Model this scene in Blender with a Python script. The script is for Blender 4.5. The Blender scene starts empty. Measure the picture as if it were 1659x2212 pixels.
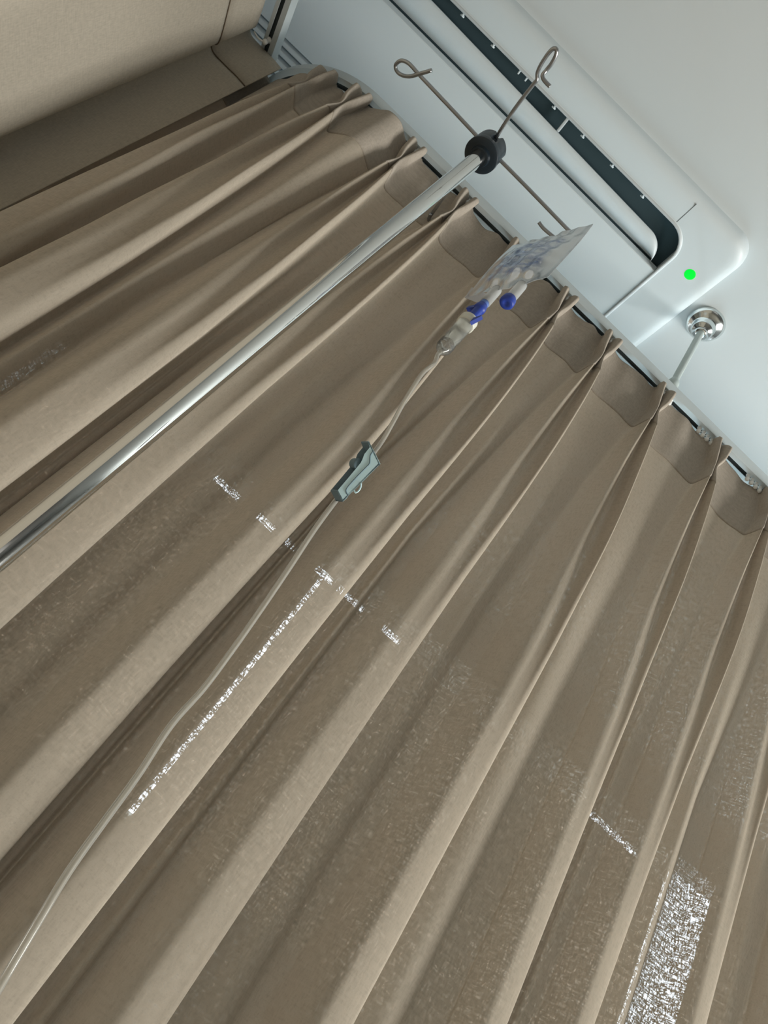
import bpy, bmesh, math, random
from mathutils import Vector, Matrix
import numpy as np

random.seed(7)
SC = bpy.context.scene
COL = SC.collection
Z0 = 1.1            # height of the camera above the floor

# ------------------------------------------------------------------ camera
R = np.array([[0.73539484, -0.43719538, 0.51773992],
              [-0.67199328, -0.3720867, 0.64029409],
              [-0.08728947, -0.81878672, -0.56742299]])   # world axes seen by the camera
F = 1600.0          # focal length in pixels of the 1659 x 2212 frame
cd = bpy.data.cameras.new('camera')
cam = bpy.data.objects.new('camera', cd)
COL.objects.link(cam)
cd.sensor_fit = 'VERTICAL'
cd.sensor_height = 36.0
cd.lens = 36.0 * F / 2212.0
cd.clip_start = 0.02
M4 = Matrix(R.T.tolist()).to_4x4()
M4.translation = Vector((0, 0, Z0))
cam.matrix_world = M4
SC.camera = cam

# ------------------------------------------------------------------ world, lights, exposure
SC.view_settings.view_transform = 'Standard'
SC.view_settings.look = 'None'
SC.view_settings.gamma = 1
SC.view_settings.use_curve_mapping = False
SC.view_settings.exposure = 0.0
w = bpy.data.worlds.new('sky')
SC.world = w
w.use_nodes = True
w.node_tree.nodes['Background'].inputs[0].default_value = (0.80, 0.90, 1.0, 1)
w.node_tree.nodes['Background'].inputs[1].default_value = 16.0


def area(name, loc, target, sx, sy, power, color):
    l = bpy.data.lights.new(name, 'AREA')
    l.shape = 'RECTANGLE'
    l.size = sx
    l.size_y = sy
    l.energy = power
    l.color = color
    o = bpy.data.objects.new(name, l)
    COL.objects.link(o)
    o.location = Vector(loc) + Vector((0, 0, Z0))
    d = Vector(target) - Vector(loc)
    o.rotation_euler = d.to_track_quat('-Z', 'Y').to_euler()
    return o


area('window_daylight_right', (2.85, 0.05, 0.15), (0.0, 0.80, 0.4), 0.9, 1.3, 100, (1.0, 0.98, 0.93))
area('added_fill_back', (-0.2, -2.9, 0.5), (0.0, 0.8, 0.9), 1.8, 1.2, 2.2, (1.0, 0.97, 0.92))  # added weak fill from behind the camera, no window modelled there
area('window_daylight_far', (1.25, 2.05, 0.35), (0.7, 0.2, 1.1), 1.9, 1.3, 15.5, (0.53, 0.85, 1.0))

# ------------------------------------------------------------------ pixel helpers (camera rays into the room)


def ray(p):
    v = np.array([p[0] - 829.5, -(p[1] - 1106.0), -F])
    return R.T @ v / F          # unit camera depth


def atz(p, z):
    d = ray(p)
    return d * z / d[2]


def aty(p, y):
    d = ray(p)
    return d * y / d[1]


def atd(p, dep):
    return ray(p) * dep


def z_on(p, xy):
    d = ray(p)
    return math.hypot(*xy) * d[2] / math.hypot(d[0], d[1])


# ------------------------------------------------------------------ materials
MATS = {}


def pbr(name, col, rough=0.5, metal=0.0, spec=0.5, **kw):
    m = bpy.data.materials.new(name)
    m.use_nodes = True
    b = m.node_tree.nodes['Principled BSDF']
    b.inputs['Base Color'].default_value = (*col, 1)
    b.inputs['Roughness'].default_value = rough
    b.inputs['Metallic'].default_value = metal
    b.inputs['Specular IOR Level'].default_value = spec
    for k, v in kw.items():
        b.inputs[k.replace('_', ' ')].default_value = v
    MATS[name] = m
    return m


def noise_tint(m, scale, a, b_, detail=3):
    nt = m.node_tree
    b = nt.nodes['Principled BSDF']
    tc = nt.nodes.new('ShaderNodeTexCoord')
    n = nt.nodes.new('ShaderNodeTexNoise')
    n.inputs['Scale'].default_value = scale
    n.inputs['Detail'].default_value = detail
    r = nt.nodes.new('ShaderNodeValToRGB')
    r.color_ramp.elements[0].position = 0.3
    r.color_ramp.elements[1].position = 0.7
    r.color_ramp.elements[0].color = (*a, 1)
    r.color_ramp.elements[1].color = (*b_, 1)
    nt.links.new(tc.outputs['Object'], n.inputs['Vector'])
    nt.links.new(n.outputs['Fac'], r.inputs['Fac'])
    nt.links.new(r.outputs['Color'], b.inputs['Base Color'])


M_ceil = pbr('ceiling_paint', (0.72, 0.76, 0.76), 0.9)
noise_tint(M_ceil, 1.4, (0.56, 0.615, 0.63), (0.59, 0.64, 0.655))
M_wall = pbr('wall_paint', (0.26, 0.26, 0.255), 0.9)
noise_tint(M_wall, 1.2, (0.25, 0.25, 0.245), (0.27, 0.27, 0.265))
M_floor = pbr('floor_vinyl', (0.42, 0.38, 0.32), 0.5)
noise_tint(M_floor, 6, (0.38, 0.34, 0.29), (0.46, 0.42, 0.35))
M_ac = pbr('white_plastic', (0.63, 0.70, 0.725), 0.42)
M_acg = pbr('grille_plastic', (0.62, 0.68, 0.70), 0.5)
M_lip = pbr('lip_plastic', (0.50, 0.54, 0.55), 0.35)
M_dark = pbr('duct_dark', (0.05, 0.085, 0.10), 0.85, spec=0.2)
M_seam = pbr('seam_dark', (0.12, 0.13, 0.13), 0.8)
M_track = pbr('anodised_aluminium', (0.54, 0.59, 0.60), 0.45, 0.35)
M_slotd = pbr('track_slot', (0.05, 0.065, 0.07), 0.8)
M_glide = pbr('glider_nylon', (0.85, 0.86, 0.84), 0.4)
M_chrome = pbr('chrome', (0.78, 0.78, 0.76), 0.07, 1.0)
M_steel = pbr('steel_wire', (0.42, 0.43, 0.44), 0.28, 1.0)
M_hub = pbr('black_plastic', (0.012, 0.022, 0.032), 0.35)
M_rose = pbr('satin_chrome', (0.70, 0.74, 0.74), 0.16, 1.0)
M_rod = pbr('rod_paint', (0.50, 0.57, 0.56), 0.45, 0.1)
M_blue = pbr('blue_plastic', (0.022, 0.055, 0.36), 0.4)
M_blue2 = pbr('blue_clear_plastic', (0.12, 0.21, 0.55), 0.3)
M_cap = pbr('ivory_plastic', (0.70, 0.70, 0.62), 0.35)
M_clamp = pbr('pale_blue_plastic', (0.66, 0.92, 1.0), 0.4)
M_clampd = pbr('grey_blue_shade_plastic', (0.13, 0.20, 0.24), 0.5)  # wheel's own grey-blue; on far plate and channel it paints in shade
M_led = pbr('green_led', (0.0, 0.1, 0.01), 0.6, spec=0.1)
_b = M_led.node_tree.nodes['Principled BSDF']
_b.inputs['Emission Color'].default_value = (0.0, 1.0, 0.045, 1)
_b.inputs['Emission Strength'].default_value = 1.0


def clear_mat(name, tint, transp, rough, white=0.3, ior_gloss=0.25):
    """thin clear or milky plastic"""
    m = bpy.data.materials.new(name)
    m.use_nodes = True
    nt = m.node_tree
    nt.nodes.clear()
    out = nt.nodes.new('ShaderNodeOutputMaterial')
    tr = nt.nodes.new('ShaderNodeBsdfTransparent')
    tr.inputs[0].default_value = (0.97, 0.98, 0.97, 1)
    df = nt.nodes.new('ShaderNodeBsdfDiffuse')
    df.inputs[0].default_value = (*tint, 1)
    tl = nt.nodes.new('ShaderNodeBsdfTranslucent')
    tl.inputs[0].default_value = (*tint, 1)
    gl = nt.nodes.new('ShaderNodeBsdfGlossy')
    gl.inputs['Roughness'].default_value = rough
    m1 = nt.nodes.new('ShaderNodeMixShader')
    m1.inputs[0].default_value = 0.5
    m2 = nt.nodes.new('ShaderNodeMixShader')
    m2.inputs[0].default_value = transp
    m3 = nt.nodes.new('ShaderNodeMixShader')
    lw = nt.nodes.new('ShaderNodeLayerWeight')
    lw.inputs[0].default_value = ior_gloss
    L = nt.links.new
    L(df.outputs[0], m1.inputs[1])
    L(tl.outputs[0], m1.inputs[2])
    L(m1.outputs[0], m2.inputs[1])
    L(tr.outputs[0], m2.inputs[2])
    L(lw.outputs['Fresnel'], m3.inputs[0])
    L(m2.outputs[0], m3.inputs[1])
    L(gl.outputs[0], m3.inputs[2])
    L(m3.outputs[0], out.inputs[0])
    return m


M_bag = clear_mat('bag_film', (0.90, 0.93, 0.96), 0.36, 0.25, ior_gloss=0.2)
M_port = clear_mat('port_tube', (0.80, 0.82, 0.82), 0.25, 0.25)
M_tube = clear_mat('infusion_tube', (0.85, 0.82, 0.74), 0.45, 0.12, ior_gloss=0.3)
M_cham = clear_mat('chamber_plastic', (0.80, 0.80, 0.76), 0.80, 0.06, ior_gloss=0.35)
M_flap = clear_mat('bag_flap', (0.62, 0.60, 0.60), 0.45, 0.3)


def print_mat():
    m = bpy.data.materials.new('blue_print')
    m.use_nodes = True
    nt = m.node_tree
    nt.nodes.clear()
    L = nt.links.new
    out = nt.nodes.new('ShaderNodeOutputMaterial')
    tr = nt.nodes.new('ShaderNodeBsdfTransparent')
    df = nt.nodes.new('ShaderNodeBsdfDiffuse')
    df.inputs[0].default_value = (0.17, 0.28, 0.58, 1)
    mx = nt.nodes.new('ShaderNodeMixShader')
    uv = nt.nodes.new('ShaderNodeUVMap')
    mp = nt.nodes.new('ShaderNodeMapping')
    mp.inputs['Scale'].default_value = (7, 24, 1)
    n = nt.nodes.new('ShaderNodeTexNoise')
    n.inputs['Scale'].default_value = 1.0
    n.inputs['Detail'].default_value = 4
    n.inputs['Roughness'].default_value = 0.7
    r = nt.nodes.new('ShaderNodeMapRange')
    r.inputs['From Min'].default_value = 0.42
    r.inputs['From Max'].default_value = 0.62
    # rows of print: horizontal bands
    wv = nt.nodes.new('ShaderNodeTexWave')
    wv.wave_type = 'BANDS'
    wv.bands_direction = 'Y'
    wv.inputs['Scale'].default_value = 3.1
    wv.inputs['Distortion'].default_value = 1.2
    wv.inputs['Detail Scale'].default_value = 1.5
    r2 = nt.nodes.new('ShaderNodeMapRange')
    r2.inputs['From Min'].default_value = -0.6
    r2.inputs['From Max'].default_value = 0.55
    mu = nt.nodes.new('ShaderNodeMath')
    mu.operation = 'MULTIPLY'
    # margin
    sx = nt.nodes.new('ShaderNodeSeparateXYZ')
    gx = nt.nodes.new('ShaderNodeMath')
    gx.operation = 'PINGPONG'
    gx.inputs[1].default_value = 0.5
    gy = nt.nodes.new('ShaderNodeMath')
    gy.operation = 'PINGPONG'
    gy.inputs[1].default_value = 0.5
    ex = nt.nodes.new('ShaderNodeMapRange')
    ex.inputs['From Min'].default_value = 0.12
    ex.inputs['From Max'].default_value = 0.20
    ey = nt.nodes.new('ShaderNodeMapRange')
    ey.inputs['From Min'].default_value = 0.08
    ey.inputs['From Max'].default_value = 0.14
    mu2 = nt.nodes.new('ShaderNodeMath')
    mu2.operation = 'MULTIPLY'
    mu3 = nt.nodes.new('ShaderNodeMath')
    mu3.operation = 'MULTIPLY'
    mu4 = nt.nodes.new('ShaderNodeMath')
    mu4.operation = 'MULTIPLY'
    mu4.inputs[1].default_value = 0.5
    L(uv.outputs[0], mp.inputs[0])
    L(mp.outputs[0], n.inputs[0])
    L(n.outputs['Fac'], r.inputs['Value'])
    L(uv.outputs[0], wv.inputs[0])
    L(wv.outputs['Fac'], r2.inputs['Value'])
    L(r.outputs[0], mu.inputs[0])
    L(r2.outputs[0], mu.inputs[1])
    L(uv.outputs[0], sx.inputs[0])
    L(sx.outputs[0], gx.inputs[0])
    L(sx.outputs[1], gy.inputs[0])
    L(gx.outputs[0], ex.inputs['Value'])
    L(gy.outputs[0], ey.inputs['Value'])
    L(ex.outputs[0], mu2.inputs[0])
    L(ey.outputs[0], mu2.inputs[1])
    L(mu.outputs[0], mu3.inputs[0])
    L(mu2.outputs[0], mu3.inputs[1])
    L(mu3.outputs[0], mu4.inputs[0])
    L(mu4.outputs[0], mx.inputs[0])
    L(tr.outputs[0], mx.inputs[1])
    L(df.outputs[0], mx.inputs[2])
    L(mx.outputs[0], out.inputs[0])
    return m


M_print = print_mat()


def fabric_mat(name, col, transl, holes, u_scale=420.0, v_scale=420.0):
    """woven cloth: diffuse + translucent, with tiny gaps between the yarns"""
    m = bpy.data.materials.new(name)
    m.use_nodes = True
    nt = m.node_tree
    nt.nodes.clear()
    L = nt.links.new
    out = nt.nodes.new('ShaderNodeOutputMaterial')
    uv = nt.nodes.new('ShaderNodeUVMap')

    def nz(sx, sy, detail=2.0, rough=0.5):
        mp = nt.nodes.new('ShaderNodeMapping')
        mp.inputs['Scale'].default_value = (sx, sy, 1)
        n = nt.nodes.new('ShaderNodeTexNoise')
        n.inputs['Scale'].default_value = 1.0
        n.inputs['Detail'].default_value = detail
        n.inputs['Roughness'].default_value = rough
        L(uv.outputs[0], mp.inputs[0])
        L(mp.outputs[0], n.inputs[0])
        return n.outputs['Fac']

    def mth(op, a, b=None, c=None):
        q = nt.nodes.new('ShaderNodeMath')
        q.operation = op
        for i, v in enumerate((a, b, c)):
            if v is None:
                continue
            if isinstance(v, (int, float)):
                q.inputs[i].default_value = v
            else:
                L(v, q.inputs[i])
        return q.outputs[0]

    def mr(v, a, b, c=0.0, d=1.0):
        q = nt.nodes.new('ShaderNodeMapRange')
        L(v, q.inputs['Value'])
        q.inputs['From Min'].default_value = a
        q.inputs['From Max'].default_value = b
        q.inputs['To Min'].default_value = c
        q.inputs['To Max'].default_value = d
        return q.outputs[0]

    warp = nz(u_scale, 110.0)           # yarn spacing along the width, long in height
    weft = nz(70.0, v_scale)           # and across
    fine = nz(520.0, 520.0, 1.0)
    cloud = nz(9.0, 5.0, 3.0)
    # shade: faint yarn streaks
    sh = mth('ADD', mr(warp, 0.3, 0.7, -0.07, 0.07), mr(weft, 0.3, 0.7, -0.05, 0.05))
    sh = mth('ADD', sh, mr(cloud, 0.3, 0.7, -0.03, 0.03))
    sh = mth('ADD', sh, 1.0)
    rgb = nt.nodes.new('ShaderNodeRGB')
    rgb.outputs[0].default_value = (*col, 1)
    vm = nt.nodes.new('ShaderNodeVectorMath')
    vm.operation = 'SCALE'
    L(rgb.outputs[0], vm.inputs[0])
    L(sh, vm.inputs['Scale'])
    df = nt.nodes.new('ShaderNodeBsdfDiffuse')
    df.inputs['Roughness'].default_value = 0.4
    tl = nt.nodes.new('ShaderNodeBsdfTranslucent')
    L(vm.outputs[0], df.inputs[0])
    vm2 = nt.nodes.new('ShaderNodeVectorMath')
    vm2.operation = 'MULTIPLY'
    L(vm.outputs[0], vm2.inputs[0])
    vm2.inputs[1].default_value = (1.22, 0.95, 0.80)
    L(vm2.outputs[0], tl.inputs[0])
    mx = nt.nodes.new('ShaderNodeMixShader')
    mx.inputs[0].default_value = transl
    L(df.outputs[0], mx.inputs[1])
    L(tl.outputs[0], mx.inputs[2])
    last = mx.outputs[0]
    if holes > 0:
        g = mth('MULTIPLY', mr(warp, 0.44, 0.68), mr(weft, 0.44, 0.68))
        g = mth('ADD', g, mth('MULTIPLY', mr(fine, 0.56, 0.70), 0.30))
        g = mth('MULTIPLY', g, mr(cloud, 0.30, 0.70, 0.5, 1.2))
        lw = nt.nodes.new('ShaderNodeLayerWeight')
        lw.inputs[0].default_value = 0.5
        fc = mr(lw.outputs['Facing'], 0.15, 0.62, 1.0, 0.0)
        g = mth('MULTIPLY', mth('MULTIPLY', g, fc), holes)
        tr = nt.nodes.new('ShaderNodeBsdfTransparent')
        m2 = nt.nodes.new('ShaderNodeMixShader')
        L(g, m2.inputs[0])
        L(last, m2.inputs[1])
        L(tr.outputs[0], m2.inputs[2])
        last = m2.outputs[0]
    L(last, out.inputs[0])
    return m


CLOTH = (0.462, 0.411, 0.337)
M_cloth = fabric_mat('curtain_cloth', CLOTH, 0.15, 0.24)
M_head = fabric_mat('curtain_header_cloth', (0.445, 0.395, 0.335), 0.08, 0.0)
M_clothB = fabric_mat('partition_cloth', (0.505, 0.460, 0.383), 0.10, 0.0)
M_thread = pbr('seam_thread', (0.16, 0.12, 0.08), 0.9)
M_blind = fabric_mat('blind_cloth', (0.62, 0.62, 0.58), 0.18, 0.0)

# ------------------------------------------------------------------ object helpers


def empty(name, loc=(0, 0, 0), label=None, cat=None, group=None):
    o = bpy.data.objects.new(name, None)
    COL.objects.link(o)
    o.empty_display_size = 0.05
    o.location = Vector(loc) + Vector((0, 0, Z0))
    if label:
        o['label'] = label
    if cat:
        o['category'] = cat
    if group:
        o['group'] = group
    return o


def wloc(o):
    v = Vector((0, 0, 0))
    while o is not None:
        v += o.location
        o = o.parent
    return v


def obj(name, bm, mat, parent=None, smooth=True, label=None, cat=None, kind=None, group=None, origin=None):
    """bm is in camera-relative room coordinates"""
    me = bpy.data.meshes.new(name)
    base = wloc(parent) - Vector((0, 0, Z0)) if parent else Vector((0, 0, -Z0))
    org = Vector(origin) - base if origin is not None else Vector((0, 0, 0))
    bmesh.ops.translate(bm, verts=bm.verts, vec=-(base + org))
    bmesh.ops.recalc_face_normals(bm, faces=bm.faces) if not name.startswith(('cloth', 'fabric', 'header')) else None
    bm.to_mesh(me)
    bm.free()
    for m in (mat if isinstance(mat, (list, tuple)) else [mat]):
        me.materials.append(m)
    for p in me.polygons:
        p.use_smooth = smooth
    o = bpy.data.objects.new(name, me)
    COL.objects.link(o)
    o.parent = parent
    o.location = org
    if label:
        o['label'] = label
    if cat:
        o['category'] = cat
    if kind:
        o['kind'] = kind
    if group:
        o['group'] = group
    return o


def autosmooth(o, ang=35):
    me = o.data
    bm = bmesh.new()
    bm.from_mesh(me)
    for e in bm.edges:
        if len(e.link_faces) == 2 and e.calc_face_angle(0) > math.radians(ang):
            e.smooth = False
    bm.to_mesh(me)
    bm.free()
    return o


def box(bm, a, b, bevel=0.0):
    a = Vector(a)
    b = Vector(b)
    r = bmesh.ops.create_cube(bm, size=1.0)
    for v in r['verts']:
        v.co = Vector((a[i] + (b[i] - a[i]) * (v.co[i] + 0.5) for i in range(3)))
    if bevel:
        es = list({e for v in r['verts'] for e in v.link_edges})
        bmesh.ops.bevel(bm, geom=es, offset=bevel, segments=2, affect='EDGES', profile=0.5)
    return bm


def catmull(pts, n=8):
    pts = [Vector(p) for p in pts]
    out = []
    for i in range(len(pts) - 1):
        p0 = pts[max(i - 1, 0)]
        p1 = pts[i]
        p2 = pts[i + 1]
        p3 = pts[min(i + 2, len(pts) - 1)]
        for k in range(n):
            t = k / n
            out.append(0.5 * ((2 * p1) + (p2 - p0) * t + (2 * p0 - 5 * p1 + 4 * p2 - p3) * t * t
                              + (3 * p1 - p0 - 3 * p2 + p3) * t ** 3))
    out.append(pts[-1])
    return out


def tube(bm, pts, r, seg=14, caps=True, rad=None):
    pts = [Vector(p) for p in pts]
    t = (pts[1] - pts[0]).normalized()
    a = Vector((0, 0, 1)) if abs(t.z) < 0.9 else Vector((1, 0, 0))
    n = t.cross(a).normalized()
    rings = []
    for i, p in enumerate(pts):
        tt = (pts[min(i + 1, len(pts) - 1)] - pts[max(i - 1, 0)]).normalized()
        n = (n - tt * n.dot(tt)).normalized()
        b = tt.cross(n)
        rr = rad[i] if rad else r
        rings.append([bm.verts.new(p + (n * math.cos(2 * math.pi * k / seg) + b * math.sin(2 * math.pi * k / seg)) * rr)
                      for k in range(seg)])
    for i in range(len(rings) - 1):
        for k in range(seg):
            bm.faces.new((rings[i][k], rings[i][(k + 1) % seg], rings[i + 1][(k + 1) % seg], rings[i + 1][k]))
    if caps:
        bm.faces.new(rings[0])
        bm.faces.new(rings[-1])
    return bm


def lathe(bm, prof, base, axis=(0, 0, 1), seg=40):
    """prof = [(radius, distance along axis)]"""
    ax = Vector(axis).normalized()
    a = Vector((1, 0, 0)) if abs(ax.x) < 0.9 else Vector((0, 1, 0))
    u = ax.cross(a).normalized()
    v = ax.cross(u)
    base = Vector(base)
    rings = []
    for r, h in prof:
        if r < 1e-6:
            rings.append([bm.verts.new(base + ax * h)])
        else:
            rings.append([bm.verts.new(base + ax * h + (u * math.cos(2 * math.pi * k / seg)
                                                        + v * math.sin(2 * math.pi * k / seg)) * r) for k in range(seg)])
    for i in range(len(rings) - 1):
        A, B = rings[i], rings[i + 1]
        for k in range(seg):
            q = (k + 1) % seg
            if len(A) == 1 and len(B) > 1:
                bm.faces.new((A[0], B[q], B[k]))
            elif len(B) == 1 and len(A) > 1:
                bm.faces.new((A[k], A[q], B[0]))
            elif len(A) > 1:
                bm.faces.new((A[k], A[q], B[q], B[k]))
    return bm


def prism(bm, poly, vec):
    """extrude a closed 3-D polygon by vec"""
    A = [bm.verts.new(Vector(p)) for p in poly]
    B = [bm.verts.new(Vector(p) + Vector(vec)) for p in poly]
    bm.faces.new(A)
    bm.faces.new(B[::-1])
    n = len(A)
    for i in range(n):
        bm.faces.new((A[i], A[(i + 1) % n], B[(i + 1) % n], B[i]))
    return bm


# ================================================================== the room
XL, XR, YF, YB, ZF, ZC = -3.0, 3.0, -3.0, 2.25, -1.1, 1.53


def slab(name, a, b, mat):
    return obj(name, box(bmesh.new(), a, b), mat, smooth=False, kind='structure')


slab('floor', (XL, YF, ZF - 0.1), (XR, YB, ZF), M_floor)
slab('ceiling', (XL, YF, ZC), (XR, YB, ZC + 0.1), M_ceil)
slab('wall_left', (XL - 0.1, YF, ZF), (XL, YB, ZC), M_wall)
slab('wall_right', (XR, YF, ZF), (XR + 0.1, YB, ZC), M_wall)
slab('wall_front', (XL, YF - 0.1, ZF), (XR, YF, ZC), M_wall)
# far wall with one wide window opening
WX0, WX1, WZ0, WZ1 = -0.95, 2.40, 0.24, 1.32
wb = bmesh.new()
box(wb, (XL, YB, ZF), (WX0, YB + 0.12, ZC))
box(wb, (WX1, YB, ZF), (XR, YB + 0.12, ZC))
box(wb, (WX0, YB, ZF), (WX1, YB + 0.12, WZ0))
box(wb, (WX0, YB, WZ1), (WX1, YB + 0.12, ZC))
obj('wall_back', wb, M_wall, smooth=False, kind='structure')
wf = bmesh.new()
t = 0.03
box(wf, (WX0, YB + 0.06, WZ0), (WX1, YB + 0.10, WZ0 + t))
box(wf, (WX0, YB + 0.06, WZ0), (WX0 + t, YB + 0.10, WZ1))
box(wf, (WX1 - t, YB + 0.06, WZ0), (WX1, YB + 0.10, WZ1))
obj('window_1', wf, M_ac, smooth=False, kind='structure')


def roller_blind(x0, x1, z0, z1, label):
    rt = empty('roller_blind', ((x0 + x1) / 2, YB + 0.03, z0), label, 'blind', 'pale blinds over the far window')
    b = bmesh.new()
    box(b, (x0, YB + 0.028, z0 + 0.01), (x1, YB + 0.030, z1))
    b2 = bmesh.new()
    box(b2, (x0, YB + 0.022, z0 - 0.012), (x1, YB + 0.036, z0 + 0.012), 0.003)
    o = obj('cloth', b, M_blind, rt, smooth=False)
    obj('bottom_bar', b2, M_glide, rt)
    return rt


# ================================================================== ceiling air conditioner
ZA = 1.50
ac = empty('air_conditioner', (-0.5, 1.0, ZA), 'large white ceiling air conditioner with a long dark outlet slot and a green light',
           'air conditioner')
AX0, AX1, AY0, AY1 = -1.75, 0.322, 0.672, 1.75


def rrect(x0, y0, x1, y1, r, n=10):
    pts = []
    for cx, cy, a0 in ((x1 - r, y0 + r, -90), (x1 - r, y1 - r, 0), (x0 + r, y1 - r, 90), (x0 + r, y0 + r, 180)):
        for k in range(n + 1):
            a = math.radians(a0 + 90 * k / n)
            pts.append((cx + r * math.cos(a), cy + r * math.sin(a)))
    return pts


def loft(bm, loops, close=False):
    vs = [[bm.verts.new(p) for p in lp] for lp in loops]
    n = len(vs[0])
    for i in range(len(vs) - 1):
        for k in range(n):
            bm.faces.new((vs[i][k], vs[i][(k + 1) % n], vs[i + 1][(k + 1) % n], vs[i + 1][k]))
    return vs


# inner opening outline of the frame (the slot's outer edge)
IX0, IX1, IY0, IY1 = -1.65, 0.214, 0.740, 1.69
fr = bmesh.new()
lo = []
for off, z in ((0.0, ZC), (0.0005, ZA + 0.018), (0.003, ZA + 0.009), (0.009, ZA + 0.003), (0.018, ZA + 0.0002), (0.028, ZA)):
    lo.append([(x, y, z) for x, y in rrect(AX0 + off, AY0 + off, AX1 - off, AY1 - off, 0.05 - off * 0.6)])
for off, z in ((0.007, ZA), (0.0055, ZA - 0.002), (0.003, ZA - 0.0025), (0.0, ZA), (0.0, ZA + 0.029)):
    lo.append([(x, y, z) for x, y in rrect(IX0 - off, IY0 - off, IX1 + off, IY1 + off, 0.052 + off)])
loft(fr, lo)
autosmooth(obj('frame', fr, M_ac, ac), 50)
# grey lip around the slot
lp = bmesh.new()
q = [(x, y, ZA - 0.0012) for x, y in rrect(IX0 - 0.002, IY0 - 0.002, IX1 + 0.002, IY1 + 0.002, 0.053)]
tube(lp, [Vector(p) for p in q + [q[0]]], 0.0034, 10, caps=False)
obj('slot_lip', lp, M_lip, ac)
# dark duct behind the slot
du = bmesh.new()
box(du, (IX0 - 0.004, IY0 - 0.004, ZA + 0.0285), (IX1 + 0.004, IY1 + 0.004, ZA + 0.0295))
obj('duct', du, M_dark, ac, smooth=False, label='dark inside of the air outlet')
# centre panel, right edge butts the frame lip
cp = bmesh.new()
CY0, CX1 = 0.836, 0.2139
box(cp, (IX0 + 0.01, CY0, ZA - 0.001), (CX1, 1.055, ZA + 0.018), 0.002)
box(cp, (-0.34, 1.055, ZA - 0.001), (CX1, IY1 - 0.01, ZA + 0.018), 0.0)
cpan = obj('centre_panel', cp, M_ac, ac, smooth=False)
# intake grille: slats run along the panel
gr = bmesh.new()
box(gr, (IX0 + 0.01, 1.055, ZA + 0.016), (-0.34, IY1 - 0.01, ZA + 0.018))
gril = obj('intake_recess', gr, M_acg, ac, smooth=False)
y = 1.063
k = 0
while y < 1.66:
    s = bmesh.new()
    box(s, (IX0 + 0.02, y, ZA - 0.0005), (-0.345, y + 0.0125, ZA + 0.014), 0.0015)
    obj('slat', s, M_acg, ac, smooth=False)
    y += 0.0225
    k += 1
# swing vane: a bowed plate with a rounded end
va = bmesh.new()
prof = [(0.763, 0.0035), (0.770, -0.001), (0.780, -0.0025), (0.792, -0.0015), (0.803, 0.003), (0.813, 0.009), (0.822, 0.015), (0.830, 0.020), (0.8345, 0.023)]
xs = [IX0 + 0.03 + (0.146 - IX0 - 0.03) * i / 24 for i in range(24)] + [0.146 + 0.046 * math.sin(math.pi / 2 * i / 16) for i in range(17)]


def vane_y(x, yv):
    # rounded outer corner at the right end, and a slight widening of the slot towards it
    e = max(0.0, (x - 0.146) / 0.046)
    lift = 0.046 * (1 - math.sqrt(max(0.0, 1 - min(e, 1) ** 2)))
    yy = yv + 0.022 * max(0.0, (x + 0.8) / 1.0) * max(0.0, 0.83 - yv) / 0.07 if x > -0.8 else yv
    return yy + lift * max(0.0, 0.83 - yv) / 0.067


vs = [[va.verts.new((x + 0.0, vane_y(x, yv), ZA + dz)) for yv, dz in prof] for x in xs]
vt = [[va.verts.new((x, vane_y(x, yv), ZA + dz + 0.0025)) for yv, dz in prof] for x in xs]
for i in range(len(xs) - 1):
    for j in range(len(prof) - 1):
        va.faces.new((vs[i][j], vs[i + 1][j], vs[i + 1][j + 1], vs[i][j + 1]))
        va.faces.new((vt[i][j], vt[i][j + 1], vt[i + 1][j + 1], vt[i + 1][j]))
    va.faces.new((vs[i][0], vt[i][0], vt[i + 1][0], vs[i + 1][0]))
for j in range(len(prof) - 1):
    va.faces.new((vs[-1][j], vs[-1][j + 1], vt[-1][j + 1], vt[-1][j]))
obj('air_vane', va, M_ac, ac)
# small white louvre pins at the slot's outer edge
for x in (-0.498, -0.407, -0.326, -0.1606, -0.0815, 0.0001, 0.0852):
    p = bmesh.new()
    box(p, (x - 0.002, 0.739, ZA + 0.001), (x + 0.002, 0.749, ZA + 0.006), 0.0008)
    box(p, (x - 0.005, 0.747, ZA + 0.002), (x + 0.004, 0.750, ZA + 0.005), 0.0008)
    obj('louvre_pin', p, M_ac, ac)
for x in (-0.256, -0.237):
    p = bmesh.new()
    box(p, (x - 0.0015, 0.739, ZA + 0.001), (x + 0.0015, 0.751, ZA + 0.006), 0.0006)
    obj('louvre_pin', p, M_ac, ac)
p = bmesh.new()
box(p, (-0.1295, 0.739, ZA), (-0.1235, 0.775, ZA + 0.008), 0.001)
obj('slot_bridge', p, M_lip, ac)
p = bmesh.new()
box(p, (0.1678, 0.684, ZA - 0.0004), (0.1690, 0.7345, ZA + 0.001))
obj('panel_seam', p, M_seam, ac, smooth=False)
p = bmesh.new()
lathe(p, [(0, -0.0015), (0.009, -0.0013), (0.0115, -0.0005), (0.0118, 0.001)], (0.267, 0.789, ZA), seg=32)
obj('indicator_light', p, M_led, ac, label='glowing green round light')

# ================================================================== curtain tracks
TZ0, TZ1 = 1.245, 1.270
TY = 0.856                      # slot centre line of the straight run
TR = 0.222                      # bend radius at the slot centre
TX = -0.40                      # bend starts here


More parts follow.
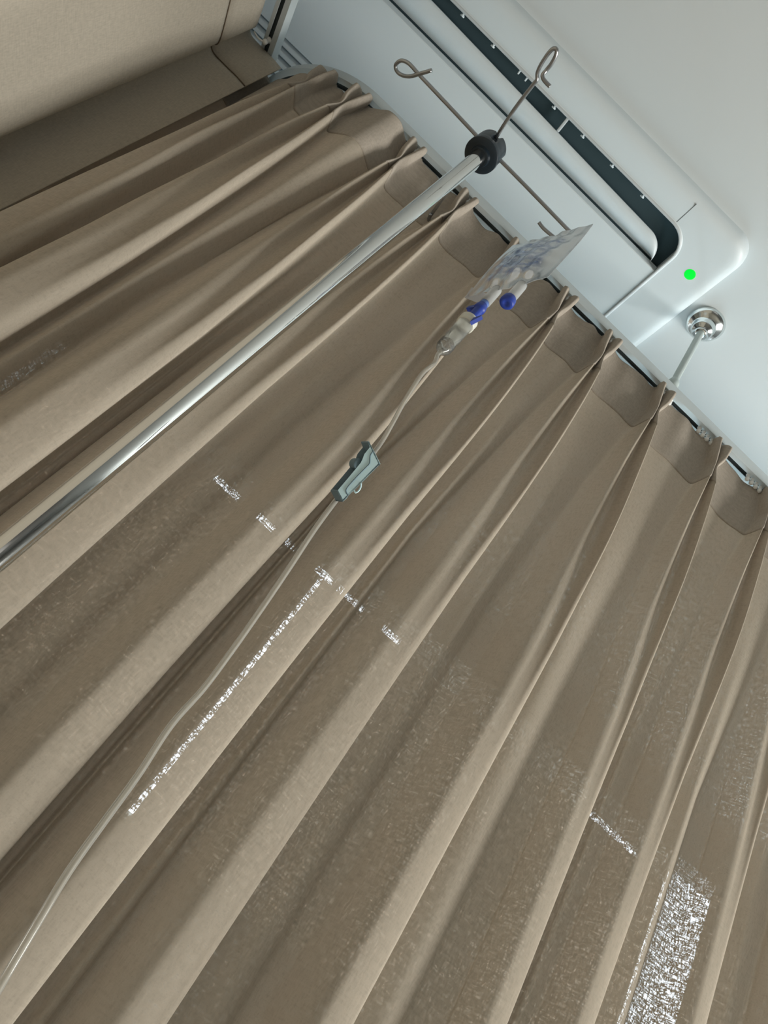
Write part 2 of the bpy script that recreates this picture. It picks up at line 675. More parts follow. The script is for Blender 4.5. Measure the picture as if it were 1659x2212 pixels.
def tpath(s):
    """point and outward (viewer side) normal of the long track at arc position s"""
    if s >= TX:
        return Vector((s, TY, 0)), Vector((0, -1, 0)), Vector((1, 0, 0))
    a = (TX - s) / TR
    if a <= math.pi / 2:
        return (Vector((TX - TR * math.sin(a), TY + TR - TR * math.cos(a), 0)),
                Vector((-math.sin(a), -math.cos(a), 0)), Vector((math.cos(a), -math.sin(a), 0)))
    e = (a - math.pi / 2) * TR
    return Vector((TX - TR, TY + TR + e, 0)), Vector((-1, 0, 0)), Vector((0, -1, 0))


def sweep(sec, ss, fn, closed=True):
    bm = bmesh.new()
    rings = []
    for s in ss:
        P, N, T = fn(s)
        rings.append([bm.verts.new(P + N * d + Vector((0, 0, z))) for d, z in sec])
    n = len(sec)
    for i in range(len(rings) - 1):
        for k in range(n if closed else n - 1):
            bm.faces.new((rings[i][k], rings[i][(k + 1) % n], rings[i + 1][(k + 1) % n], rings[i + 1][k]))
    if closed:
        bm.faces.new(rings[0])
        bm.faces.new(rings[-1])
    return bm


# C section opening downwards: d = towards the viewer
CSEC = [(0.0145, TZ0), (0.0150, TZ0 + 0.001), (0.0150, TZ1 - 0.001), (0.0140, TZ1), (-0.0120, TZ1), (-0.0125, TZ1 - 0.001),
        (-0.0125, TZ0 + 0.0005), (-0.0120, TZ0), (-0.0050, TZ0), (-0.0050, TZ0 + 0.0018), (-0.0105, TZ0 + 0.0018), (-0.0105, TZ1 - 0.002),
        (0.0130, TZ1 - 0.002), (0.0130, TZ0 + 0.0018), (0.0038, TZ0 + 0.0018), (0.0038, TZ0)]
ssA = [-0.40 - 0.222 * (math.pi / 2) - 0.55] + [-0.40 - 0.222 * (math.pi / 2) * (1 - k / 40) for k in range(41)] + [0.3, 1.0, 1.9]
trk = empty('curtain_track', (0.4, TY, TZ1), 'long grey curtain track above the pleated curtain, bending round at its left end', 'curtain track')
ob = obj('rail', sweep(CSEC, ssA, tpath), M_track, trk)
autosmooth(ob)
ob = obj('rail_slot', sweep([(0.0128, TZ0 + 0.006), (0.0128, TZ0 + 0.007), (-0.0104, TZ0 + 0.007), (-0.0104, TZ0 + 0.006)], ssA, tpath),
         M_slotd, trk, label='dark slot along the underside')
autosmooth(ob)
# drop rod and ceiling rose
RX, RY = 0.378, 0.856
b = bmesh.new()
lathe(b, [(0.0075, TZ1 + 0.03), (0.0075, 1.515)], (RX, RY, 0), seg=24)
obj('drop_rod', b, M_rod, trk)
b = bmesh.new()
lathe(b, [(0.0, TZ1 - 0.001), (0.012, TZ1 - 0.001), (0.012, TZ1 + 0.022), (0.010, TZ1 + 0.028), (0.0075, TZ1 + 0.036)], (RX, RY, 0), seg=28)
obj('rod_coupling', b, M_rod, trk)
b = bmesh.new()
lathe(b, [(0.0405, 1.53), (0.0410, 1.527), (0.0385, 1.522), (0.033, 1.517), (0.026, 1.5145), (0.0235, 1.511), (0.0225, 1.502), (0.0205, 1.498), (0.0135, 1.4965),
          (0.0120, 1.490), (0.0110, 1.4885), (0.0075, 1.488)], (RX, RY, 0), seg=48)
obj('ceiling_rose', b, M_rose, trk, label='shiny round ceiling rose')

TBX = -0.632


def tpathB(s):
    return Vector((TBX, s, 0)), Vector((1, 0, 0)), Vector((0, 1, 0))


trB = empty('curtain_track', (TBX, 0.0, TZ1), 'short visible grey track over the plain curtain at the upper left corner', 'curtain track')
autosmooth(obj('rail', sweep(CSEC, [-1.6, -0.5, 0.3, 0.955], tpathB), M_track, trB))
obj('rail_slot', sweep([(0.0128, TZ0 + 0.006), (0.0128, TZ0 + 0.007), (-0.0104, TZ0 + 0.007), (-0.0104, TZ0 + 0.006)], [-1.6, 0.95], tpathB),
    M_slotd, trB, smooth=False, label='dark slot along the underside')

# ================================================================== pleated curtain
CZT, CZB = 1.239, -0.95
PIN = 1.146
SEAM = 1.108
# pleat: relative (s, d) control points at a few heights; s along the track, d towards the viewer
K_TOP = [(-.015, .000), (-.0165, .010), (-.0190, .021), (-.0140, .0275), (-.0085, .021), (-.003, .009), (0, .003), (.003, .009), (.0070, .021), (.0125, .0275), (.0175, .021), (.0160, .010), (.015, .000)]
K_MID = [(-.013, .001), (-.0135, .010), (-.0145, .022), (-.0100, .0285), (-.0055, .022), (-.002, .011), (0, .005), (.002, .011), (.0045, .022), (.0092, .0285), (.0135, .022), (.0130, .010), (.013, .001)]
K_PIN = [(-.010, .001), (-.0065, .008), (-.0045, .018), (-.0030, .0240), (-.0014, .021), (-.0006, .014), (0, .011), (.0006, .014), (.0014, .021), (.0030, .0240), (.0045, .018), (.0065, .008), (.010, .001)]
K_110 = [(-.019, .001), (-.0155, .010), (-.0125, .025), (-.0085, .0315), (-.0045, .026), (-.0018, .016), (0, .012), (.002, .016), (.0045, .026), (.0085, .0325), (.0120, .027), (.0125, .013), (.015, .001)]
K_100 = [(-.034, .001), (-.028, .010), (-.022, .024), (-.0165, .0325), (-.0105, .029), (-.005, .019), (-.001, .015), (.004, .020), (.0085, .031), (.0135, .037), (.0175, .031), (.0165, .014), (.019, .001)]
K_085 = [(-.050, .001), (-.041, .008), (-.031, .021), (-.0225, .031), (-.0150, .031), (-.008, .026), (-.002, .024), (.005, .028), (.011, .037), (.017, .042), (.0215, .034), (.0195, .014), (.022, .001)]
K_065 = [(-.062, .001), (-.055, .007), (-.046, .018), (-.036, .029), (-.026, .035), (-.015, .036), (-.005, .035), (.005, .037), (.013, .040), (.0195, .038), (.0240, .030), (.0205, .013), (.024, .001)]
K_030 = [(-.068, .001), (-.061, .008), (-.053, .020), (-.044, .032), (-.034, .040), (-.023, .043), (-.011, .042), (.000, .040), (.011, .037), (.0195, .033), (.0250, .025), (.0215, .011), (.025, .001)]
K_BOT = [(-.072, .000), (-.066, .009), (-.059, .023), (-.050, .037), (-.040, .047), (-.028, .051), (-.015, .049), (-.002, .045), (.010, .040), (.0200, .034), (.0265, .025), (.0225, .011), (.026, .000)]
LV = [(CZT, K_TOP), (1.195, K_MID), (PIN, K_PIN), (1.10, K_110), (1.00, K_100), (.85, K_085), (.65, K_065), (.30, K_030), (-.95, K_BOT)]

BULGE = {-.422: .030, -.655: .012}
# pleats: (s at the track, amplitude, ridge drift lower down, lean, left-finger weight)
PL = [(-1.06, 1.0, 0, 1), (-.93, 1.1, 0, 1), (-.80, 1.0, 0.01, 1), (-.655, 0.8, 0, 1), (-.495, 1.15, .00, 1), (-.422, 1.2, .01, .9), (-.287, 1.25, .012, 1.1),
      (-.155, 1.0, -.010, 1.3), (-.026, 1.1, .022, 1.0), (.105, 1.15, -.006, 1.0), (.222, .90, -.006, .9), (.366, 1.2, .006, 1.1), (.520, .85, .022, .8),
      (.662, .95, -.010, .8), (.800, .9, 0, .9), (.940, 1.0, .0, 1), (1.08, .9, .01, 1), (1.22, 1.0, 0, 1), (1.36, .95, 0, 1), (1.50, 1.0, 0, 1)]


def lerp_levels(z):
    for i in range(len(LV) - 1):
        if LV[i][0] >= z >= LV[i + 1][0]:
            t = (LV[i][0] - z) / (LV[i][0] - LV[i + 1][0])
            t = t if LV[i][0] > 1.2 else t
            ka, kb = LV[i][1], LV[i + 1][1]
            # smooth tangents with catmull in level space
            kp = LV[max(i - 1, 0)][1]
            kn = LV[min(i + 2, len(LV) - 1)][1]
            hz = LV[i][0] - LV[i + 1][0]
            hp = LV[max(i - 1, 0)][0] - LV[i][0] or hz
            hn = LV[i + 1][0] - LV[min(i + 2, len(LV) - 1)][0] or hz
            out = []
            for j in range(13):
                q = []
                for c in range(2):
                    a, b_ = ka[j][c], kb[j][c]
                    s0 = (a - kp[j][c]) / hp
                    s1 = (b_ - a) / hz
                    s2 = (kn[j][c] - b_) / hn
                    m0 = 0 if s0 * s1 <= 0 else 2 * s0 * s1 / (s0 + s1)
                    m1 = 0 if s1 * s2 <= 0 else 2 * s1 * s2 / (s1 + s2)
                    h00 = 2 * t ** 3 - 3 * t * t + 1
                    h10 = t ** 3 - 2 * t * t + t
                    h01 = -2 * t ** 3 + 3 * t * t
                    h11 = t ** 3 - t * t
                    q.append(h00 * a + h10 * hz * m0 + h01 * b_ + h11 * hz * m1)
                out.append(tuple(q))
            return out
    return LV[-1][1]


rnd = random.Random(3)
PR = [dict(ph=rnd.uniform(0, 6.28), f=rnd.uniform(1.2, 2.2), a=rnd.uniform(.002, .005), span=rnd.uniform(-.004, .010),
           sr=rnd.uniform(-.15, .15), sp2=rnd.uniform(-.3, .3)) for _ in PL]


def row(z):
    """cross-section of the curtain at height z as a list of (s, d)"""
    K = lerp_levels(z)
    low = min(1.0, max(0.0, (1.14 - z) / 0.55))
    far = min(1.0, max(0.0, (1.14 - z) / 2.0))
    ctl = []
    for i, (s0, am, dr, ln) in enumerate(PL):
        pr = PR[i]
        sc = s0 + dr * low + pr['a'] * low * math.sin(pr['f'] * z * 2 + pr['ph'])
        amp = 1 + (am - 1) * min(1, low * 1.6)
        tt = (1 - low * 0.0)
        for j, (a, b_) in enumerate(K):
            lean = 0.012 * (ln - 1.0) * low * (b_ / 0.045)
            wid = 1.0 + ((1.0 if s0 < -.1 else 0.84 if s0 < .45 else 0.66) - 1) * low
            tilt = 0.10 * pr['sr'] * b_ * 2 if z > PIN else 0
            ctl.append((sc + a * wid + lean + tilt, b_ * amp))
        if i < len(PL) - 1:
            pn = PR[i + 1]
            s1 = PL[i + 1][0] + PL[i + 1][2] * low
            a0 = sc + (0.026 if low > .5 else 0.014 + 0.012 * low * 2)
            a1 = s1 - (0.016 + 0.05 * low)
            gap = a1 - a0
            bow = (pr['span'] * (0.35 + low) - 0.003) + BULGE.get(s0, 0.0) * (1 - 0.5 * low)
            und = 0.006 * low
            for u in (0.22, 0.45, 0.68, 0.88):
                if gap > 0.01:
                    d = bow * math.sin(math.pi * u) + und * math.sin(6.28 * u + pr['ph'] + 1.5 * z) \
                        + 0.004 * (1 - low) * math.sin(3.14 * u) * math.sin(5 * u + pr['ph'])
                    if z > SEAM:
                        d += 0.004 * math.sin(9 * u + pr['ph'] * 2) * math.sin(math.pi * u) * ((z - SEAM) / 0.13)
                    ctl.append((a0 + gap * u, d))
                else:
                    ctl.append((a0 + gap * u, 0.0))
    return ctl


SUB = 5


def dense(ctl):
    out = []
    n = len(ctl)
    for i in range(n - 1):
        p0 = ctl[max(i - 1, 0)]
        p1 = ctl[i]
        p2 = ctl[i + 1]
        p3 = ctl[min(i + 2, n - 1)]
        for k in range(SUB):
            t = k / SUB
            q = []
            for c in range(2):
                q.append(0.5 * (2 * p1[c] + (p2[c] - p0[c]) * t + (2 * p0[c] - 5 * p1[c] + 4 * p2[c] - p3[c]) * t * t
                                + (3 * p1[c] - p0[c] - 3 * p2[c] + p3[c]) * t ** 3))
            out.append(q)
    out.append(list(ctl[-1]))
    return out


def near_pleat(s):
    return min(abs(s - p[0]) for p in PL)


def curtain_rows(z_of, n):
    """rows from a nominal-height list; z_of(row index) -> nominal z"""
    rows = []
    for i in range(n):
        z = z_of(i)
        rows.append((z, dense(row(z))))
    return rows


def warp_z(z, s):
    """top edge sags a little between pleats; the hem seam rises to the pinch at each pleat"""
    d = near_pleat(s)
    top = -0.008 * min(1.0, max(0.0, (d - 0.015) / 0.05)) + (0.004 if d < .018 else 0)
    seam = 0.026 * math.exp(-(d / 0.011) ** 2) - 0.003
    if z >= SEAM:
        u = (z - SEAM) / (CZT - SEAM)
        return z + top * u + seam * math.sin(math.pi / 2 * (1 - u)) ** 2 * 1.0
    u = max(0.0, 1 - (SEAM - z) / 0.08)
    return z + seam * u


def grid_mesh(rows, name):
    bm = bmesh.new()
    uvl = bm.loops.layers.uv.new('UVMap')
    # arc-length parameter taken from a mid-height row
    ref = dense(row(0.5))
    arc = [0.0]
    for a, b_ in zip(ref, ref[1:]):
        arc.append(arc[-1] + math.hypot(b_[0] - a[0], b_[1] - a[1]))
    V = []
    for z, r in rows:
        line = []
        for (s, d) in r:
            P, N, T = tpath(s)
            rz = 0.009 * min(1.0, max(0.0, d - .008) / .020) ** 2.5 * min(1.0, max(0.0, (z - 1.20) / 0.04)) ** 2
            line.append(bm.verts.new(P + N * d + Vector((0, 0, warp_z(z, s) - (rz if near_pleat(s) < .024 else 0)))))
        V.append(line)
    for i in range(len(V) - 1):
        for j in range(len(V[0]) - 1):
            f = bm.faces.new((V[i][j], V[i + 1][j], V[i + 1][j + 1], V[i][j + 1]))
            for lp_, (a, zz) in zip(f.loops, ((arc[j], rows[i][0]), (arc[j], rows[i + 1][0]), (arc[j + 1], rows[i + 1][0]), (arc[j + 1], rows[i][0]))):
                lp_[uvl].uv = (a, zz)
    return bm


cur = empty('curtain', (0.4, TY, CZB), 'long beige pinch-pleated curtain hanging behind the drip stand, lit through from behind', 'curtain')
nb = 120
zz = [SEAM - (SEAM - CZB) * (i / nb) ** 1.35 for i in range(nb + 1)]
rowsF = [(z, dense(row(z))) for z in zz]
fab = obj('fabric', grid_mesh(rowsF, 'fabric'), M_cloth, cur)
nh = 26
zh = [CZT - (CZT - SEAM + 0.001) * i / nh for i in range(nh + 1)]
hb = grid_mesh([(z, dense(row(z))) for z in zh], 'header')
hd = obj('header_band', hb, M_head, cur, label='doubled header band sewn into pinch pleats')
sm = hd.modifiers.new('thickness', 'SOLIDIFY')
sm.thickness = 0.0022
sm.offset = 0.0

# nylon gliders between the track slot and the header
gl_s = [p[0] for p in PL if -0.75 < p[0] < 1.2]


def glider(s, par, fn=tpath, d=-0.001, n=1):
    P, N, T = fn(s)
    b = bmesh.new()
    z1 = TZ0 + 0.003
    for k in range(n):
        c = P + T * (k * 0.011) + N * d
        lathe(b, [(0, z1), (0.0048, z1), (0.0052, z1 - 0.002), (0.003, z1 - 0.004), (0.0028, z1 - 0.008), (0.0045, z1 - 0.010), (0.0045, z1 - 0.015), (0.002, z1 - 0.018), (0, z1 - 0.018)],
              c, seg=12)
    return obj('glider', b, M_glide, par)


for s in gl_s:
    glider(s + 0.002, cur, d=0.006)
for s0, n in ((.520 - .050, 4), (.662 - .055, 5), (.366 + .012, 2), (-.165, 2)):
    for k in range(n):
        glider(s0 + k * 0.0115, cur, d=0.002)

# ================================================================== plain curtain on the left
cb = empty('curtain', (-0.66, 0.2, CZB), 'plain flat beige curtain filling the upper left corner, hung on the side track', 'curtain')
# plan profile from the leading edge round the fold and back along the side track
PB = [(-.590, .928), (-.612, .925), (-.640, .924), (-.666, .922), (-.674, .912), (-.6655, .902), (-.6635, .88), (-.664, .82), (-.668, .75), (-.674, .68), (-.676, .60), (-.668, .50), (-.662, .40),
      (-.662, .28), (-.672, .15), (-.676, .0), (-.668, -.2), (-.66, -.4), (-.67, -.6), (-.67, -.9), (-.66, -1.3)]


def rowB(z):
    u = min(1.0, max(0.0, (1.24 - z) / 0.9))
    out = []
    for i, (x, y_) in enumerate(PB):
        if i < 6:
            x2 = x - 0.020 * u * (0, 0, .1, .6, 1.0, .15)[i]
            y2 = y_ + 0.020 * u * (0, .2, .5, .4, 0, 0)[i]
        else:
            x2 = x + 0.010 * u * math.sin(i * 1.3 + z * 1.0)
            y2 = y_
        out.append(Vector((x2, y2, 0)))
    return catmull(out, 8)


def gridB(zs):
    bm = bmesh.new()
    uvl = bm.loops.layers.uv.new('UVMap')
    V = []
    for z in zs:
        V.append([bm.verts.new((p.x, p.y, z)) for p in rowB(z)])
    ref = rowB(0.6)
    arc = [0.0]
    for a, b_ in zip(ref, ref[1:]):
        arc.append(arc[-1] + (b_ - a).length)
    for i in range(len(V) - 1):
        for j in range(len(V[0]) - 1):
            f = bm.faces.new((V[i][j], V[i][j + 1], V[i + 1][j + 1], V[i + 1][j]))
            for lp_, (a, q_) in zip(f.loops, ((j, i), (j + 1, i), (j + 1, i + 1), (j, i + 1))):
                lp_[uvl].uv = (arc[a], zs[q_])
    return bm


zt = 1.243
zB = [1.132 - (1.132 + 0.95) * (i / 60) ** 1.2 for i in range(61)]
o = obj('fabric', gridB(zB), M_clothB, cb)
o.modifiers.new('thickness', 'SOLIDIFY').thickness = 0.0015
o = obj('header_band', gridB([zt, 1.22, 1.19, 1.16, 1.132]), M_clothB, cb)
o.modifiers.new('thickness', 'SOLIDIFY').thickness = 0.0022
b = bmesh.new()
pts = [Vector((p.x, p.y, 1.132)) for p in rowB(1.132)][:110]
tube(b, [p + Vector((0.0010 if i > 36 else 0.0, -0.0010 if i <= 36 else 0, 0)) for i, p in enumerate(pts)], 0.0010, 6)
obj('hem_stitching', b, M_thread, cb, label='dark stitched seam line')
for yv in (0.905, 0.78, 0.62):
    b = bmesh.new()
    z1 = TZ0 + 0.004
    lathe(b, [(0, z1), (0.0055, z1), (0.006, z1 - 0.003), (0.003, z1 - 0.005), (0.003, z1 - 0.009), (0.005, z1 - 0.011), (0.005, z1 - 0.017), (0, z1 - 0.02)],
          (TBX - 0.002, yv, 0), seg=12)
    tube(b, catmull([(TBX - .002, yv, z1 - .016), (TBX - .014, yv, z1 - .020), (TBX - .028, yv - .001, z1 - .016)], 4), 0.0016, 6)
    obj('glider', b, M_glide, cb)

roller_blind(-0.93, 0.212, 0.20, 1.1985, 'left pale blind over the far window, seen through the curtain weave')
roller_blind(0.228, 1.90, 0.20, 1.1985, 'middle pale blind over the far window, seen through the curtain weave')
roller_blind(2.12, 2.40, 0.20, 1.32, 'right narrow pale blind over the far window, seen through the curtain weave')
# added, unseen daylight blocker; its openings are placed to make the separate glints
gaps = [(478, 1018, 532, 1062), (570, 1100, 606, 1132), (628, 1156, 650, 1172), (692, 1215, 728, 1248), (742, 1254, 796, 1302), (834, 1342, 872, 1374), (1262, 1738, 1372, 1842)]
edges = [-0.95]
for x0, y0, x1, y1 in gaps:
    edges += [float(aty((x0, y0), YB + .03)[0]), float(aty((x1, y1), YB + .03)[0])]
edges.append(1.90)
hr = empty('added_glint_mask', (0.5, YB + 0.03, 1.197), 'added unseen strip at the top of the far window, cutting the daylight into glints', 'light blocker')
b = bmesh.new()
for k in range(0, len(edges), 2):
    box(b, (edges[k], YB + .020, 1.199), (edges[k + 1], YB + .040, 1.222))
box(b, (-0.95, YB + .020, 1.222), (1.90, YB + .040, 1.325))
obj('rail', b, M_glide, hr, smooth=False)

# ================================================================== drip stand
AZP = math.radians(103.5)
RHO = 0.70
PX, PY = RHO * math.cos(AZP), RHO * math.sin(AZP)
HZ = z_on((1036, 334), (PX, PY))
st = empty('drip_stand', (PX, PY, ZF), 'chrome drip stand pole with a black hub and four looped wire hooks', 'drip stand')
b = bmesh.new()
lathe(b, [(0, ZF), (0.0124, ZF), (0.0124, HZ + 0.004), (0, HZ + 0.004)], (PX, PY, 0), seg=64)
autosmooth(obj('pole', b, M_chrome, st))
ZH = z_on((1048, 309), (PX, PY))
HT = ZH + 0.010
b = bmesh.new()
# hub: bottom plate, then a body cut by four notches
seg = 96


def hub_ring(z, r, notch):
    out = []
    for k in range(seg):
        a = 2 * math.pi * k / seg
        rel = a % (math.pi / 2)
        rel = min(rel, math.pi / 2 - rel)
        c = notch * math.exp(-(rel / 0.20) ** 4)
        rr = r - c
        out.append((PX + rr * math.cos(a), PY + rr * math.sin(a), z))
    return out


loops = [hub_ring(HZ - 0.006, 0.0125, 0), hub_ring(HZ - 0.006, 0.0155, 0), hub_ring(HZ - 0.001, 0.0170, 0), hub_ring(HZ, 0.0215, 0), hub_ring(HZ + 0.0003, 0.0275, 0), hub_ring(HZ + 0.0015, 0.0288, 0), hub_ring(HZ + 0.007, 0.0290, 0),
         hub_ring(HZ + 0.011, 0.0282, 0.001), hub_ring(HZ + 0.015, 0.0280, 0.005), hub_ring(HT - .004, 0.0272, 0.0065), hub_ring(HT - .001, 0.025, 0.006), hub_ring(HT, 0.016, 0), hub_ring(HT, 0.002, 0)]
vs = loft(b, loops)
b.faces.new(vs[-1])
autosmooth(obj('hub', b, M_hub, st), 40)


def hook(pix, r=0.0030, start=None):
    pts = [Vector((PX, PY, ZH)) if start is None else start]
    for p in pix:
        pts.append(Vector(atz(p[:2], ZH + (p[2] if len(p) > 2 else 0))))
    b = bmesh.new()
    tube(b, catmull(pts, 8), r, 12)
    return obj('hook', b, M_steel, st)


hook([(976, 236), (907, 163), (892, 146), (880, 135), (866, 131), (855, 140), (857, 153), (868, 162), (885, 165, -.004), (908, 159, -.006), (932, 152, -.006)])
hook([(1105, 245), (1150, 185), (1160, 172), (1161, 158), (1168, 141), (1182, 119), (1194, 106), (1202, 107), (1201, 119), (1191, 138), (1180, 152), (1172, 163, -.004), (1176, 174, -.005), (1188, 187, -.005)])
hook([(1130, 396), (1215, 484), (1232, 502), (1238, 517, -.004), (1226, 526, -.006), (1205, 518, -.007), (1184, 502, -.007), (1172, 491, -.006), (1164, 480, -.006)])
hook([(985, 392), (940, 452), (921, 480), (912, 500), (911, 513), (918, 512), (927, 497, -.004), (926, 478, -.005), (930, 462, -.006)])

# ================================================================== infusion bag
BL = Vector((-0.029, 0.700, 0))
BR = Vector((0.036, 0.588, 0))
bx = (BR - BL).normalized()
BWID = (BR - BL).length
bn = Vector((bx.y, -bx.x, 0)).normalized()
if bn.y > 0:
    bn = -bn                     # towards the viewer


def onbag(p, off=0.0):
    d = Vector(ray(p))
    o0 = BL + bn * off
    return d * (o0.dot(bn) / d.dot(bn))


BZ0, BZ1 = onbag((1020, 645)).z, onbag((1278, 480)).z
bag = empty('infusion_bag', (BL + BR) / 2 + Vector((0, 0, BZ0)), 'clear soft infusion bag with blue print and two ports, hanging from a wire hook', 'infusion bag')
NU, NV = 30, 40
cBL, cBR, cTR, cTL = onbag((1008, 643)), onbag((1187, 603)), onbag((1280, 478)), onbag((1108, 531))
rb = random.Random(5)


def bag_pt(u, v, side, extra=0.0):
    p = (cBL * (1 - u) + cBR * u) * (1 - v) + (cTL * (1 - u) + cTR * u) * v
    # slightly pulled-in long sides, rounded bottom
    eu = min(1.0, min(u, 1 - u) / 0.5)
    ev = min(1.0, min(v, 1 - v) / 0.5)
    th = 0.013 * (1 - (1 - max(0, (eu - 0.10) / 0.90)) ** 2.2) * (1 - (1 - max(0, (ev - 0.12) / 0.88)) ** 2.0) * (1.25 - 0.6 * v)
    wr = 0.0018 * math.sin(9 * u + 14 * v) * math.sin(23 * v + 5 * u) + 0.0012 * math.sin(31 * u - 12 * v)
    p = p + bn * (side * (th + 0.0004 + extra) + wr * min(1, eu * 2) + 0.004 * math.sin(3.0 * v + u * 2))
    # the foot of the bag rises to the right
    p.z += 0.006 * math.sin(math.pi * u) * (1 - v) * -1
    return p


def bag_mesh(sides, u0=0, u1=1, v0=0, v1=1, extra=0.0):
    b = bmesh.new()
    uvl = b.loops.layers.uv.new('UVMap')
    for side in sides:
        V = [[b.verts.new(bag_pt(u0 + (u1 - u0) * i / NU, v0 + (v1 - v0) * j / NV, side, extra)) for i in range(NU + 1)] for j in range(NV + 1)]
        for j in range(NV):
            for i in range(NU):
                f = b.faces.new((V[j][i], V[j][i + 1], V[j + 1][i + 1], V[j + 1][i]))
                for l_, (a, c) in zip(f.loops, ((i, j), (i + 1, j), (i + 1, j + 1), (i, j + 1))):
                    l_[uvl].uv = (a / NU, c / NV)
    return b


obj('film', bag_mesh((1, -1)), M_bag, bag)
obj('printed_text', bag_mesh((1,), .04, .96, .06, .86, 0.0008), M_print, bag, label='smudged rows of blue print')
# clear end flap at the lower left corner
b = bmesh.new()
f0, f1, f2, f3 = onbag((1004, 644)), onbag((1047, 661)), onbag((1062, 640)), onbag((1020, 622))
prism(b, [f0 + bn * .001, f1 + bn * .001, f2 + bn * .001, f3 + bn * .001], bn * -0.0006)
obj('corner_flap', b, M_flap, bag, smooth=False)
UP = Vector((0, 0, 1))


def port(ptop, pbot, r, cap=None):
    a = onbag(ptop)
    z = z_on(pbot, (a.x, a.y))
    b = bmesh.new()
    lathe(b, [(0, 0.004), (r * .9, 0.004), (r, 0), (r, z - a.z), (r * .8, z - a.z - .001), (0, z - a.z - .001)], a, seg=24)
    o = obj('port', b, M_port, bag)
    return a, z, o


P1, z1p, port1 = port((1072, 628), (1050, 656), 0.0075)
P2, z2p, port2 = port((1126, 618), (1102, 651), 0.0075)
b = bmesh.new()
lathe(b, [(0, .004), (.0085, .004), (.0095, .002), (.0102, -.004), (.0102, -.007), (.009, -.009), (.0035, -.0092), (.003, -.0085), (0, -.0085)], (P2.x, P2.y, z2p), seg=28)
obj('port_cap', b, M_blue, port2, label='round blue cap on the spare port')

# ================================================================== infusion line
spk = (P1.x, P1.y)
zc0 = z_on((1018, 697), spk)        # top of the chamber
zc1 = z_on((958, 762), spk)         # bottom of the chamber
dset = empty('infusion_line', (P1.x, P1.y, zc1), 'thin clear infusion line with drip chamber and pale blue clamp below the bag', 'infusion line')
b = bmesh.new()
zs = z_on((1049, 657), spk)
lathe(b, [(0, 0), (.0062, 0), (.0066, -.004), (.0066, -.010), (.0, -.0101)], (spk[0], spk[1], zs + 0.001), seg=24)
obj('spike_tip', b, M_blue2, dset, label='translucent blue spike top')
b = bmesh.new()
z0 = zs - 0.007
lathe(b, [(0, 0), (.0072, 0), (.0075, -.004), (.0085, -.006), (.0085, -.010), (.0065, -.012), (.0062, zc0 - z0), (0, zc0 - z0)], (spk[0], spk[1], z0), seg=24)
A = Vector((spk[0], spk[1], z0 - 0.008))
sx_ = Vector((-bx.x, -bx.y, 0))
prism(b, [A + sx_ * .004 + UP * .003, A + sx_ * .017 + UP * .0015, A + sx_ * .018 - UP * .003, A + sx_ * .004 - UP * .005], bn * .006)
autosmooth(obj('spike', b, M_blue, dset), 40)
b = bmesh.new()
zk = zc0 + 0.006
lathe(b, [(0, 0), (.0075, 0), (.0105, -.003), (.0128, -.006), (.0128, -.011), (.0122, -.0125), (.0128, -.014), (.0128, -.018), (.0115, -.0185), (0, -.0185)], (spk[0], spk[1], zk), seg=32)
cap_o = obj('chamber_cap', b, M_cap, dset, label='ivory collar on the drip chamber')
b = bmesh.new()
cc = Vector((spk[0], spk[1], zk - 0.012)) + bx * 0.012
prism(b, [cc + UP * .001, cc + bx * .011 + UP * .004, cc + bx * .012 + UP * .001, cc + bx * .001 - UP * .011], bn * .005)
obj('vent_flap', b, M_blue, dset, smooth=False, label='small dark blue vent flap')
b = bmesh.new()
H = zk - 0.018 - zc1
lathe(b, [(.0110, 0), (.0112, -H * .25), (.0110, -H * .55), (.0100, -H * .62), (.0100, -H * .66), (.0112, -H * .72), (.0110, -H * .88), (.0085, -H * .97), (.0045, -H * 1.03), (.0030, -H * 1.12)],
      (spk[0], spk[1], zk - 0.018), seg=36)
obj('drip_chamber', b, M_cham, dset)
b = bmesh.new()
lathe(b, [(0, -H * .74), (.0098, -H * .74), (.0096, -H * .88), (.006, -H * .96), (0, -H * .98)], (spk[0], spk[1], zk - 0.018), seg=32)
M_fluid = bpy.data.materials.new('fluid')
M_fluid.use_nodes = True
_g = M_fluid.node_tree.nodes['Principled BSDF']
_g.inputs['Transmission Weight'].default_value = 1.0
_g.inputs['Roughness'].default_value = 0.02
_g.inputs['IOR'].default_value = 1.33
obj('fluid', b, M_fluid, dset)
# tube
cam_depth = lambda P: -(R @ np.array(P))[2]
end = Vector((spk[0], spk[1], zc1 - 0.008))
d0 = cam_depth(end)
TP = [(938, 785), (915, 804), (895, 832), (872, 870), (850, 910), (825, 954), (793, 996), (757, 1042), (722, 1086), (678, 1146), (620, 1234), (560, 1322), (500, 1407), (440, 1487), (370, 1566),
      (300, 1672), (230, 1768), (150, 1880), (80, 1995), (0, 2130), (-60, 2235), (-130, 2360)]
TD = [(0, d0), (6, .86), (9, .76), (14, .62), (18, .47), (23, .36)]


def dep(i):
    for (a, da), (b_, db) in zip(TD, TD[1:]):
        if a <= i <= b_:
            return da + (db - da) * (i - a) / (b_ - a)


pts = [end + UP * 0.006, end - UP * .002] + [Vector(atd(p, dep(i + 1))) for i, p in enumerate(TP)]
b = bmesh.new()
tube(b, catmull(pts, 8), 0.0028, 16)
obj('tube', b, M_tube, dset)
# roller clamp
Dc = dep(9) - 0.014


def cpx(x, y, dd=0.0):
    return Vector(atd((x, y), Dc + dd))


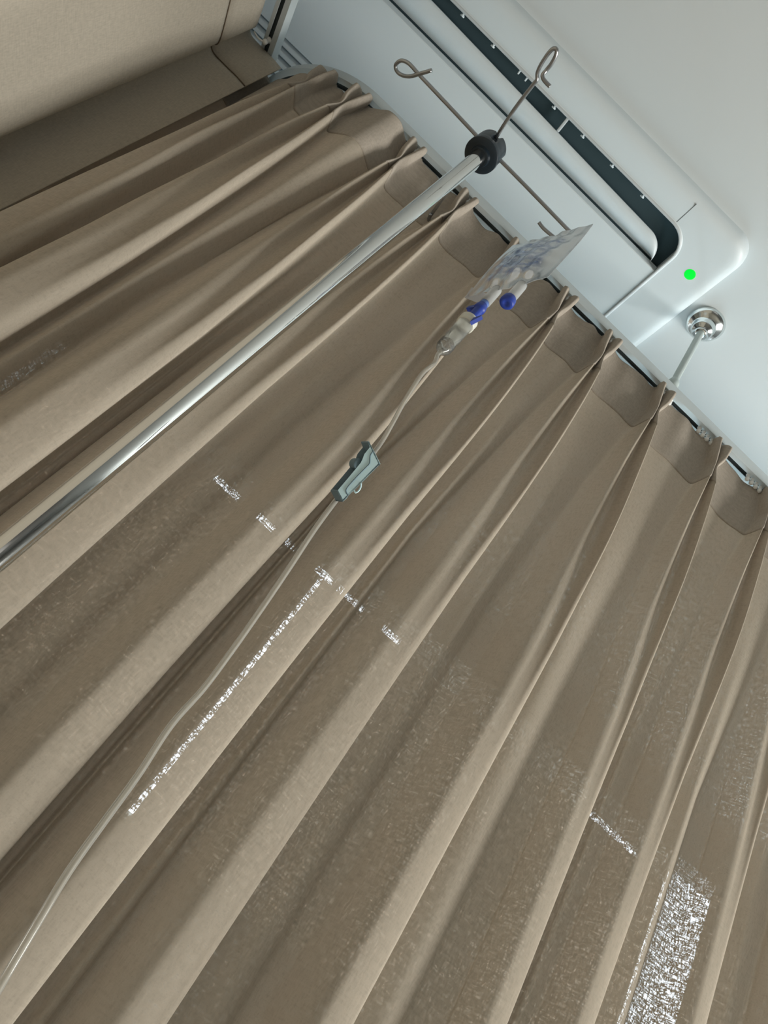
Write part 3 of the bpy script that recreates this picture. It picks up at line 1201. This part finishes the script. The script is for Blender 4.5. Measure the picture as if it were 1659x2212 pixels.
outline = [(728, 1061), (740, 1084), (748, 1077), (753, 1070), (765, 1059), (780, 1044), (819, 1004), (822, 1002), (797, 953), (795, 954), (799, 966), (787, 981), (783, 992), (779, 1000), (755, 1029)]
plate = [cpx(x, y, 0.0) for x, y in outline]
away = Vector(R.T @ np.array([0, 0, -1.0]))
left = (cpx(712, 1059) - cpx(728, 1061))
shift = left * 1.0 + away * 0.012
cl = empty('roller_clamp', (0, 0, 0))
cl.parent = dset
cl.location = cpx(765, 1030) - (wloc(dset) - Vector((0, 0, Z0)))
cl['label'] = 'pale blue roller clamp'
b = bmesh.new()
prism(b, plate, away * 0.0016)
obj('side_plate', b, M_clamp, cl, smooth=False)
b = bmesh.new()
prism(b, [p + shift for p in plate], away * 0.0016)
obj('side_plate', b, M_clampd, cl, smooth=False)  # far plate takes the darker copy, its shade put into the colour
b = bmesh.new()
# floor of the channel along the lower right edge, and the two end plates


def quad_prism(bm, p, q, inset):
    a = (q - p)
    prism(bm, [p, q, q + shift, p + shift], inset)


inn = (cpx(728, 1061) - cpx(740, 1084)).normalized() * 0.0016
quad_prism(b, cpx(740, 1084), cpx(820, 1003), inn)
up_ = (cpx(797, 953) - cpx(728, 1061)).normalized() * 0.0016
quad_prism(b, cpx(728, 1061), cpx(740, 1084), up_)
quad_prism(b, cpx(797, 953), cpx(821, 1003), -up_)
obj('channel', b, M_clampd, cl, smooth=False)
b = bmesh.new()
# loop on the lower edge
lp_ = [cpx(765, 1059), cpx(768, 1064), cpx(774, 1061), cpx(779, 1053), cpx(780, 1044)]
tube(b, catmull(lp_, 6), 0.0008, 8)
obj('tube_hook', b, M_clamp, cl)
b = bmesh.new()
gv = [(806, 975), (800, 984), (798, 1001), (790, 1010), (765, 1036), (749, 1055), (748, 1064), (752, 1070)]
tube(b, catmull([cpx(x, y, -0.0003) for x, y in gv], 6), 0.0006, 6)
obj('groove', b, M_clampd, cl, label='dark guide groove')
b = bmesh.new()
ax_ = shift.normalized()
cw = cpx(777, 1002)
lathe(b, [(0, 0.002), (.0055, 0.002), (.0058, .003), (.0058, shift.length - .003), (.0055, shift.length - .002), (0, shift.length - .002)], cw, axis=ax_, seg=28)
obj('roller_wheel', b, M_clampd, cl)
